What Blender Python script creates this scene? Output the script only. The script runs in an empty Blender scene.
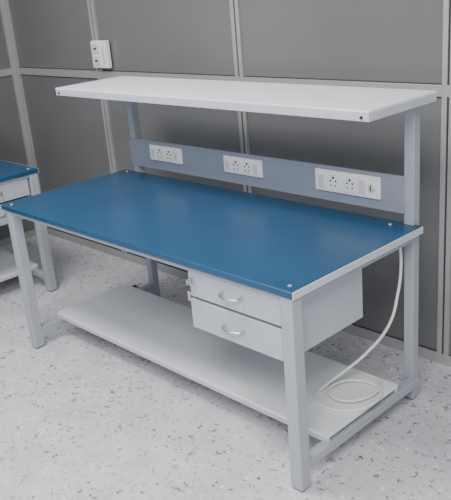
import bpy, bmesh, math
from mathutils import Matrix, Vector
C=bpy.context.scene.collection

# ---------------- materials ----------------
def mat(name,col,rough=.5,metal=0.,spec=.5,noise=0.,nscale=20.,bump=0.,bscale=200.,coat=0.):
    m=bpy.data.materials.new(name);m.use_nodes=True
    nt=m.node_tree;b=nt.nodes['Principled BSDF']
    b.inputs['Base Color'].default_value=(*col,1);b.inputs['Roughness'].default_value=rough
    b.inputs['Metallic'].default_value=metal;b.inputs['Specular IOR Level'].default_value=spec
    b.inputs['Coat Weight'].default_value=coat
    tc=nt.nodes.new('ShaderNodeTexCoord')
    n=nt.nodes.new('ShaderNodeTexNoise');n.inputs['Scale'].default_value=nscale;n.inputs['Detail'].default_value=4
    nt.links.new(tc.outputs['Object'],n.inputs['Vector'])
    r=nt.nodes.new('ShaderNodeValToRGB')
    r.color_ramp.elements[0].position=.3;r.color_ramp.elements[1].position=.7
    r.color_ramp.elements[0].color=tuple(c*(1-noise) for c in col)+(1,)
    r.color_ramp.elements[1].color=tuple(min(1,c*(1+noise)) for c in col)+(1,)
    nt.links.new(n.outputs['Fac'],r.inputs['Fac']);nt.links.new(r.outputs['Color'],b.inputs['Base Color'])
    if bump:
        n2=nt.nodes.new('ShaderNodeTexNoise');n2.inputs['Scale'].default_value=bscale
        nt.links.new(tc.outputs['Object'],n2.inputs['Vector'])
        bp=nt.nodes.new('ShaderNodeBump');bp.inputs['Strength'].default_value=bump;bp.inputs['Distance'].default_value=.001
        nt.links.new(n2.outputs['Fac'],bp.inputs['Height']);nt.links.new(bp.outputs['Normal'],b.inputs['Normal'])
    return m
M_blue=mat('blue_laminate',(.012,.068,.150),.30,noise=.06,nscale=3,bump=.12)
M_frame=mat('powder_coated_steel',(.37,.395,.44),.45,noise=.03,bump=.1)
M_edge=mat('grey_edge_band',(.56,.58,.61),.5,noise=.03)
M_white=mat('white_laminate',(.78,.80,.82),.45,noise=.02,nscale=6)
M_lip=mat('shelf_edge',(.54,.56,.60),.45,noise=.02)
M_draw=mat('drawer_paint',(.44,.47,.52),.42,noise=.02)
M_plastic=mat('white_plastic',(.88,.88,.87),.3)
M_rock=mat('rocker_plastic',(.66,.66,.67),.3)
M_dark=mat('dark_slot',(.02,.02,.02),.6)
M_chrome=mat('chrome',(.62,.62,.64),.22,metal=1.)
M_panel=mat('steel_back_panel',(.27,.30,.37),.45,noise=.03)
M_wall=mat('grey_partition_laminate',(.165,.167,.170),.28,noise=.08,nscale=1.2)
M_alu=mat('aluminium_profile',(.42,.42,.42),.4,metal=.3,noise=.03)
M_aluD=mat('aluminium_groove',(.05,.05,.05),.5)
M_cable=mat('cable_sheath',(.76,.76,.71),.45)
M_rubber=mat('rubber',(.05,.05,.05),.8)

def floor_mat():
    m=bpy.data.materials.new('speckled_vinyl');m.use_nodes=True
    nt=m.node_tree;N=nt.nodes;Lk=nt.links.new;b=N['Principled BSDF'];b.inputs['Roughness'].default_value=.36
    tc=N.new('ShaderNodeTexCoord')
    dn=N.new('ShaderNodeTexNoise');dn.inputs['Scale'].default_value=40;Lk(tc.outputs['Object'],dn.inputs['Vector'])
    sub=N.new('ShaderNodeVectorMath');sub.operation='SUBTRACT';sub.inputs[1].default_value=(.5,.5,.5);Lk(dn.outputs['Color'],sub.inputs[0])
    sc=N.new('ShaderNodeVectorMath');sc.operation='SCALE';sc.inputs['Scale'].default_value=.055;Lk(sub.outputs[0],sc.inputs[0])
    add=N.new('ShaderNodeVectorMath');Lk(tc.outputs['Object'],add.inputs[0]);Lk(sc.outputs[0],add.inputs[1])
    big=N.new('ShaderNodeTexNoise');big.inputs['Scale'].default_value=5;big.inputs['Detail'].default_value=5;Lk(tc.outputs['Object'],big.inputs['Vector'])
    r0=N.new('ShaderNodeValToRGB');r0.color_ramp.elements[0].position=.35;r0.color_ramp.elements[1].position=.65
    r0.color_ramp.elements[0].color=(.55,.54,.575,1);r0.color_ramp.elements[1].color=(.66,.65,.68,1)
    Lk(big.outputs['Fac'],r0.inputs['Fac']);last=r0.outputs['Color']
    for scale,thr,prob,col in ((36,.30,.5,(.46,.44,.49,1)),(26,.22,.5,(.22,.18,.22,1)),(44,.26,.42,(.27,.26,.30,1)),(38,.24,.4,(.88,.87,.88,1)),(20,.15,.4,(.11,.08,.10,1))):
        v=N.new('ShaderNodeTexVoronoi');v.inputs['Scale'].default_value=scale;v.voronoi_dimensions='3D'
        mp=N.new('ShaderNodeMapping');mp.inputs['Location'].default_value=(scale*.37,scale*.11,0);Lk(add.outputs[0],mp.inputs['Vector'])
        Lk(mp.outputs[0],v.inputs['Vector'])
        a=N.new('ShaderNodeMath');a.operation='LESS_THAN';a.inputs[1].default_value=thr;Lk(v.outputs['Distance'],a.inputs[0])
        s=N.new('ShaderNodeSeparateColor');Lk(v.outputs['Color'],s.inputs[0])
        c=N.new('ShaderNodeMath');c.operation='LESS_THAN';c.inputs[1].default_value=prob;Lk(s.outputs[0],c.inputs[0])
        mu=N.new('ShaderNodeMath');mu.operation='MULTIPLY';Lk(a.outputs[0],mu.inputs[0]);Lk(c.outputs[0],mu.inputs[1])
        mu2=N.new('ShaderNodeMath');mu2.operation='MULTIPLY';mu2.inputs[1].default_value=.85;Lk(mu.outputs[0],mu2.inputs[0])
        mx=N.new('ShaderNodeMix');mx.data_type='RGBA';Lk(mu2.outputs[0],mx.inputs['Factor']);Lk(last,mx.inputs['A']);mx.inputs['B'].default_value=col
        last=mx.outputs['Result']
    Lk(last,b.inputs['Base Color']);return m
M_floor=floor_mat()

# ---------------- mesh helpers ----------------
def link(o,parent=None):
    C.objects.link(o)
    if parent: o.parent=parent
    return o
def addbox(bm,x0,x1,y0,y1,z0,z1,mi=0,rot=None):
    vs=[bm.verts.new((x,y,z)) for x in(x0,x1) for y in(y0,y1) for z in(z0,z1)]
    fs=[]
    for q in((0,1,3,2),(4,6,7,5),(0,4,5,1),(2,3,7,6),(0,2,6,4),(1,5,7,3)):
        f=bm.faces.new([vs[i] for i in q]);f.material_index=mi;fs.append(f)
    return fs
def boxes(name,parent,lst,mats,bevel=.002,seg=2):
    bm=bmesh.new()
    for b in lst:
        addbox(bm,*b[:6],mi=b[6] if len(b)>6 else 0)
    bmesh.ops.recalc_face_normals(bm,faces=bm.faces)
    me=bpy.data.meshes.new(name);bm.to_mesh(me);bm.free()
    for m in mats: me.materials.append(m)
    o=link(bpy.data.objects.new(name,me),parent)
    if bevel:
        md=o.modifiers.new('bevel','BEVEL');md.width=bevel;md.segments=seg;md.limit_method='ANGLE'
    return o
def cyl(name,parent,loc,r,h,axis,m,seg=20):
    bm=bmesh.new();bmesh.ops.create_cone(bm,cap_ends=True,segments=seg,radius1=r,radius2=r*.85,depth=h)
    me=bpy.data.meshes.new(name)
    if axis=='y': bmesh.ops.rotate(bm,verts=bm.verts,matrix=Matrix.Rotation(math.pi/2,3,'X'))
    if axis=='x': bmesh.ops.rotate(bm,verts=bm.verts,matrix=Matrix.Rotation(math.pi/2,3,'Y'))
    bm.to_mesh(me);bm.free();me.materials.append(m)
    o=link(bpy.data.objects.new(name,me),parent);o.location=loc;return o
def tube(name,parent,pts,r,m,res=8):
    cu=bpy.data.curves.new(name,'CURVE');cu.dimensions='3D';cu.bevel_depth=r;cu.bevel_resolution=3;cu.resolution_u=res;cu.use_fill_caps=True
    s=cu.splines.new('BEZIER');s.bezier_points.add(len(pts)-1)
    for bp,p in zip(s.bezier_points,pts):
        bp.co=p;bp.handle_left_type=bp.handle_right_type='AUTO'
    cu.materials.append(m)
    return link(bpy.data.objects.new(name,cu),parent)

L,D,H=1.788,.746,.75
def socket_unit(parent,x0,x1,z0,z1,y,layout):
    boxes('socket_plate',parent,[(x0,x1,y-.012,y,z0,z1)],[M_plastic],.004,3)
    n=sum(2 if k=='S' else 1 for k in layout);w=(x1-x0-.03)/n;cx=x0+.015;zc=(z0+z1)/2
    for k in layout:
        if k=='S':
            boxes('socket_module',parent,[(cx+.002,cx+2*w-.002,y-.016,y-.011,z0+.012,z1-.012)],[M_plastic],.002)
            c=cx+w;h=[]
            for dx,dz,s in((0,.017,.0045),(-.013,.004,.0035),(.013,.004,.0035),(-.011,-.015,.003),(.011,-.015,.003)):
                h.append((c+dx-s,c+dx+s,y-.0168,y-.0158,zc+dz-s,zc+dz+s))
            boxes('socket_holes',parent,h,[M_dark],0);cx+=2*w
        elif k=='R':
            boxes('rocker_switch',parent,[(cx+.002,cx+w-.002,y-.016,y-.011,z0+.012,z1-.012),(cx+.006,cx+w-.006,y-.021,y-.014,z0+.02,z1-.02,1)],[M_plastic,M_rock],.002);cx+=w
        else:
            cyl('indicator_knob',parent,(cx+w/2,y-.016,zc),min(w*.4,.018),.012,'y',M_rock)
            boxes('knob_slot',parent,[(cx+w/2-.002,cx+w/2+.002,y-.0235,y-.021,zc-.012,zc+.012)],[M_dark],0);cx+=w

def bench(name,loc,rz):
    E=bpy.data.objects.new(name,None);link(E);E.location=loc;E.rotation_euler=(0,0,rz);E.empty_display_size=.2
    s=.05;xl=-.022
    boxes('table_top',E,[(xl,L,0,D,H-.026,H)],[M_blue],.006,3)
    boxes('side_edge_band_1',E,[(xl-.003,xl+.002,.004,D-.004,H-.028,H-.002)],[M_edge],.0015)
    boxes('side_edge_band_2',E,[(L-.002,L+.003,.004,D-.004,H-.028,H-.002)],[M_edge],.0015)
    zt=H-.0262;i=.006
    p=.042
    # (x0,x1,y0,y1) of the two rear posts, which run from floor to upper shelf
    posts=((.052,.052+p,D+.001,D+.043),(L-.030-p,L-.030,D-.018,D+.024))
    legs=[(i,i+s,i,i+s,zt),(L-i-s,L-i,i,i+s,zt)]+[(a,b,c,d,1.20) for a,b,c,d in posts]
    for k,(a,b,c,d,zz) in enumerate(legs):
        boxes('leg_%d'%(k+1),E,[(a,b,c,d,.006,zz)],[M_frame],.004,3)
        boxes('foot_pad_%d'%(k+1),E,[(a+.004,b-.004,c+.004,d-.004,0,.008)],[M_rubber],.002)
    z0=zt-.035
    boxes('frame_rail_front',E,[(i+s,L-i-s,i+.008,i+.038,z0+.016,zt)],[M_frame],.003)
    boxes('frame_rail_back',E,[(.02,L-.08,D-.034,D-.002,z0,zt)],[M_frame],.003)
    for n,x in enumerate((i+.006,L-i-.044)):
        boxes('frame_rail_side_%d'%(n+1),E,[(x,x+.038,i+s,D-.03,z0+.01,zt)],[M_frame],.003)
        boxes('lower_rail_%d'%(n+1),E,[(x,x+.038,i+s,D-.0 if n else .68,.07,.105)]+([] if n else [(x,x+.09,.64,.68,.07,.105),(x+.05,x+.084,.68,D+.003,.07,.105)]),[M_frame],.003)
    boxes('brace_1',E,[(.62,.65,.04,D-.04,z0,zt)],[M_frame],.003)
    boxes('lower_shelf',E,[(.02,L-.02,.17,.61,.123,.137),(.02,L-.02,.17,.185,.105,.1235,1),(.02,L-.02,.595,.61,.105,.1235,1)],[M_white,M_lip],.002)
    for n,(a,b,c,d) in enumerate(posts):
        bm=bmesh.new() # tapered shelf bracket
        prof=[(.405,1.225),(c+.02,1.225),(c+.02,1.165),(.405,1.205)]
        vs=[[bm.verts.new((x,y,z)) for y,z in prof] for x in(a+.003,b-.003)]
        bm.faces.new(vs[0]);bm.faces.new(vs[1][::-1])
        for q in range(4): bm.faces.new([vs[0][q],vs[1][q],vs[1][(q+1)%4],vs[0][(q+1)%4]])
        bmesh.ops.recalc_face_normals(bm,faces=bm.faces)
        me=bpy.data.meshes.new('b');bm.to_mesh(me);bm.free();me.materials.append(M_frame);link(bpy.data.objects.new('shelf_bracket_%d'%(n+1),me),E)
    X0,X1,Y0,Y1,Zs=-.010,1.810,.385,.79,1.237
    zl=Zs-.036
    boxes('upper_shelf',E,[(X0,X1,Y0,Y1,Zs-.010,Zs)],[M_white],.003,2)
    boxes('upper_shelf_edge',E,[(X0+.001,X1-.001,Y0+.001,Y0+.014,zl,Zs-.009),(X0+.001,X1-.001,Y1-.014,Y1-.001,zl,Zs-.009),
        (X0+.001,X0+.012,Y0+.014,Y1-.014,zl,Zs-.009),(X1-.012,X1-.001,Y0+.014,Y1-.014,zl,Zs-.009)],[M_lip],.002)
    for n,x in enumerate((X0+.03,X1-.03)): cyl('shelf_screw_%d'%(n+1),E,(x,Y0-.001,Zs-.023),.0055,.006,'y',M_dark)
    py=D-.024
    boxes('back_panel',E,[(posts[0][0]+.04,posts[1][0]+.002,py,py+.010,.79,.933)],[M_panel],.002)
    boxes('panel_bracket',E,[(posts[0][0]+.01,posts[0][0]+.06,py+.008,D+.003,.80,.92)],[M_panel],.001)
    socket_unit(E,.25,.49,.840,.917,py,'RSSR')
    socket_unit(E,.783,1.018,.840,.917,py,'RSSR')
    socket_unit(E,1.313,1.623,.832,.92,py,'RSSRK')
    for n,(x,y) in enumerate(((.03,.03),(L-.04,.04),(.03,D-.03),(L-.11,D-.05))):
        cyl('top_screw_%d'%(n+1),E,(x,y,H+.001),.007,.003,'z',M_edge)
        cyl('top_screw_head_%d'%(n+1),E,(x,y,H+.003),.0045,.003,'z',M_chrome)
    dx0,dx1,dy0,dy1,dz0,dz1=1.28,1.725,.035,.45,.475,.722
    t=.012
    boxes('drawer_carcass',E,[(dx0,dx0+t,dy0,dy1,dz0,dz1),(dx1-t,dx1,dy0,dy1,dz0,dz1),(dx0+t,dx1-t,dy0,dy1,dz0,dz0+t),(dx0+t,dx1-t,dy0,dy1,dz1-t,dz1),(dx0+t,dx1-t,dy1-t,dy1,dz0+t,dz1-t),(dx0+t,dx1-t,dy0+.01,dy0+.02,dz0+t,dz1-t,1)],[M_draw,M_dark],.002)
    for n,(a,b) in enumerate(((.607,.713),(.481,.596))):
        boxes('drawer_front_%d'%(n+1),E,[(dx0+.004,dx1-.004,dy0-.016,dy0+.006,a,b)],[M_draw],.003,2)
        zc=(a+b)/2+.002;xc=(dx0+dx1)/2;y=dy0-.016
        tube('drawer_handle_%d'%(n+1),E,[(xc-.046,y+.001,zc),(xc-.040,y-.018,zc-.002),(xc-.02,y-.027,zc-.004),(xc+.02,y-.027,zc-.004),(xc+.040,y-.018,zc-.002),(xc+.046,y+.001,zc)],.005,M_chrome)
        for q in(-1,1): cyl('handle_rose_%d'%(n+1),E,(xc+q*.046,y-.001,zc),.009,.004,'y',M_chrome)
    cyl('drawer_lock',E,(dx0+.028,dy0-.019,.672),.011,.010,'y',M_chrome)
    boxes('lock_slot',E,[(dx0+.0265,dx0+.0295,dy0-.025,dy0-.0235,.666,.678)],[M_dark],0)
    boxes('key',E,[(dx0+.0265,dx0+.0295,dy0-.046,dy0-.022,.660,.684)],[M_chrome],.001)
    tube('key_ring',E,[(dx0+.028,dy0-.040,.664),(dx0+.018,dy0-.038,.650),(dx0+.028,dy0-.038,.634),(dx0+.038,dy0-.038,.650),(dx0+.028,dy0-.040,.664)],.0018,M_dark)
    boxes('spare_key',E,[(dx0+.020,dx0+.032,dy0-.040,dy0-.037,.600,.638)],[M_chrome],.001)
    return E
bench('workbench',(0,0,0),0)
bench('workbench',(-.53,.51-L,0),math.pi/2)

# ---------------- cable ----------------
tube('power_cable',None,[(1.725,.685,.705),(1.732,.685,.60),(1.728,.67,.49),(1.71,.635,.364),(1.66,.56,.262),(1.60,.47,.188),(1.565,.415,.148),(1.575,.345,.143),(1.66,.305,.143),(1.745,.35,.143),(1.775,.45,.143),(1.735,.53,.145),(1.655,.535,.146),(1.595,.47,.150),(1.61,.385,.153),(1.68,.365,.152),(1.735,.42,.152),(1.745,.50,.150),(1.715,.57,.145),(1.64,.59,.143)],.0058,M_cable,12)

# ---------------- room ----------------
WX,WY,HT=-1.60,1.07,2.9
XR,YF=4.2,-4.0
boxes('floor',None,[(WX-.1,XR,YF,WY+.1,-.05,0)],[M_floor],0)
W=boxes('wall_back',None,[(WX,XR,WY,WY+.05,0,HT)],[M_wall],0)
W2=boxes('wall_left',None,[(WX-.05,WX,YF,WY+.05,0,HT)],[M_wall],0)
def vpost(name,x,w=.055):
    g=.005
    return boxes(name,None,[(x-w/2,x-g,WY-.012,WY+.002,0,HT),(x+g,x+w/2,WY-.012,WY+.002,0,HT),(x-g,x+g,WY-.006,WY+.002,0,HT,1)],[M_alu,M_aluD],.001)
n=1
for x in(-.60,.575,1.70,2.85):
    vpost('trim_%d'%n,x);n+=1
for z0,z1 in((1.165,1.21),(0.0,.05),(2.35,2.395)):
    boxes('trim_%d'%n,None,[(WX,XR,WY-.011,WY+.002,z0,z1)],[M_alu],.001);n+=1
    boxes('trim_%d'%n,None,[(WX-.002,WX+.011,YF,WY,z0,z1)],[M_alu],.001);n+=1
    # dark glazing gasket lines next to the rail
    boxes('trim_%d'%n,None,[(WX,XR,WY-.004,WY+.002,z0-.005,z0+.001),(WX,XR,WY-.004,WY+.002,z1-.001,z1+.005)],[M_aluD],0);n+=1
boxes('trim_%d'%n,None,[(WX,WX+.045,WY-.016,WY+.002,0,HT),(WX-.002,WX+.016,WY-.045,WY-.016,0,HT)],[M_alu],.001);n+=1
for y in(-.1,-1.25,-2.4):
    boxes('trim_%d'%n,None,[(WX-.002,WX+.012,y-.026,y+.026,0,HT)],[M_alu],.001);n+=1

# wall switch
S=bpy.data.objects.new('wall_switch',None);link(S);S.location=(-.55,WY-.012,1.31)
boxes('back_box',S,[(-.052,.092,-.03,0,-.078,.078)],[M_plastic],.004)
boxes('face_plate',S,[(-.048,.044,-.036,-.03,-.074,.074),(.048,.088,-.034,-.03,-.074,.074)],[M_plastic],.003)
boxes('switch_modules',S,[(-.036,.032,-.041,-.035,.008,.062),(-.036,.032,-.041,-.035,-.062,-.008),(.056,.080,-.038,-.033,-.05,.05)],[M_rock],.002)
boxes('switch_slots',S,[(-.014,.010,-.0425,-.0405,-.04,-.03),(-.014,.010,-.0425,-.0405,.03,.04)],[M_dark],0)

# ---------------- light ----------------
w=bpy.data.worlds.new('world');bpy.context.scene.world=w;w.use_nodes=True
bg=w.node_tree.nodes['Background'];bg.inputs[0].default_value=(.96,.98,1,1);bg.inputs[1].default_value=.95
def area(name,loc,sx,sy,e,rot=(0,0,0)):
    l=bpy.data.lights.new(name,'AREA');l.shape='RECTANGLE';l.size=sx;l.size_y=sy;l.energy=e;l.color=(1,.99,.98)
    o=link(bpy.data.objects.new(name,l));o.location=loc;o.rotation_euler=rot
area('ceiling_light_1',(.6,-.7,2.8),1.2,.6,65)
area('ceiling_light_2',(3.0,-1.9,2.8),1.2,1.2,105)

# ---------------- camera ----------------
cd=bpy.data.cameras.new('camera');cam=link(bpy.data.objects.new('camera',cd));bpy.context.scene.camera=cam
cd.sensor_fit='VERTICAL';cd.sensor_height=36;cd.lens=736.8/500*36;cd.clip_start=.05
R=[[0.699285,0.710186,-0.081467],[0.191243,-0.295673,-0.935951],[-0.688787,0.638916,-0.342577]]
r,d,f=[Vector(v) for v in R]
m=Matrix((( r.x,-d.x,-f.x),(r.y,-d.y,-f.y),(r.z,-d.z,-f.z))).to_4x4()
m.translation=Vector((3.1669,-1.5352,1.6562));cam.matrix_world=m
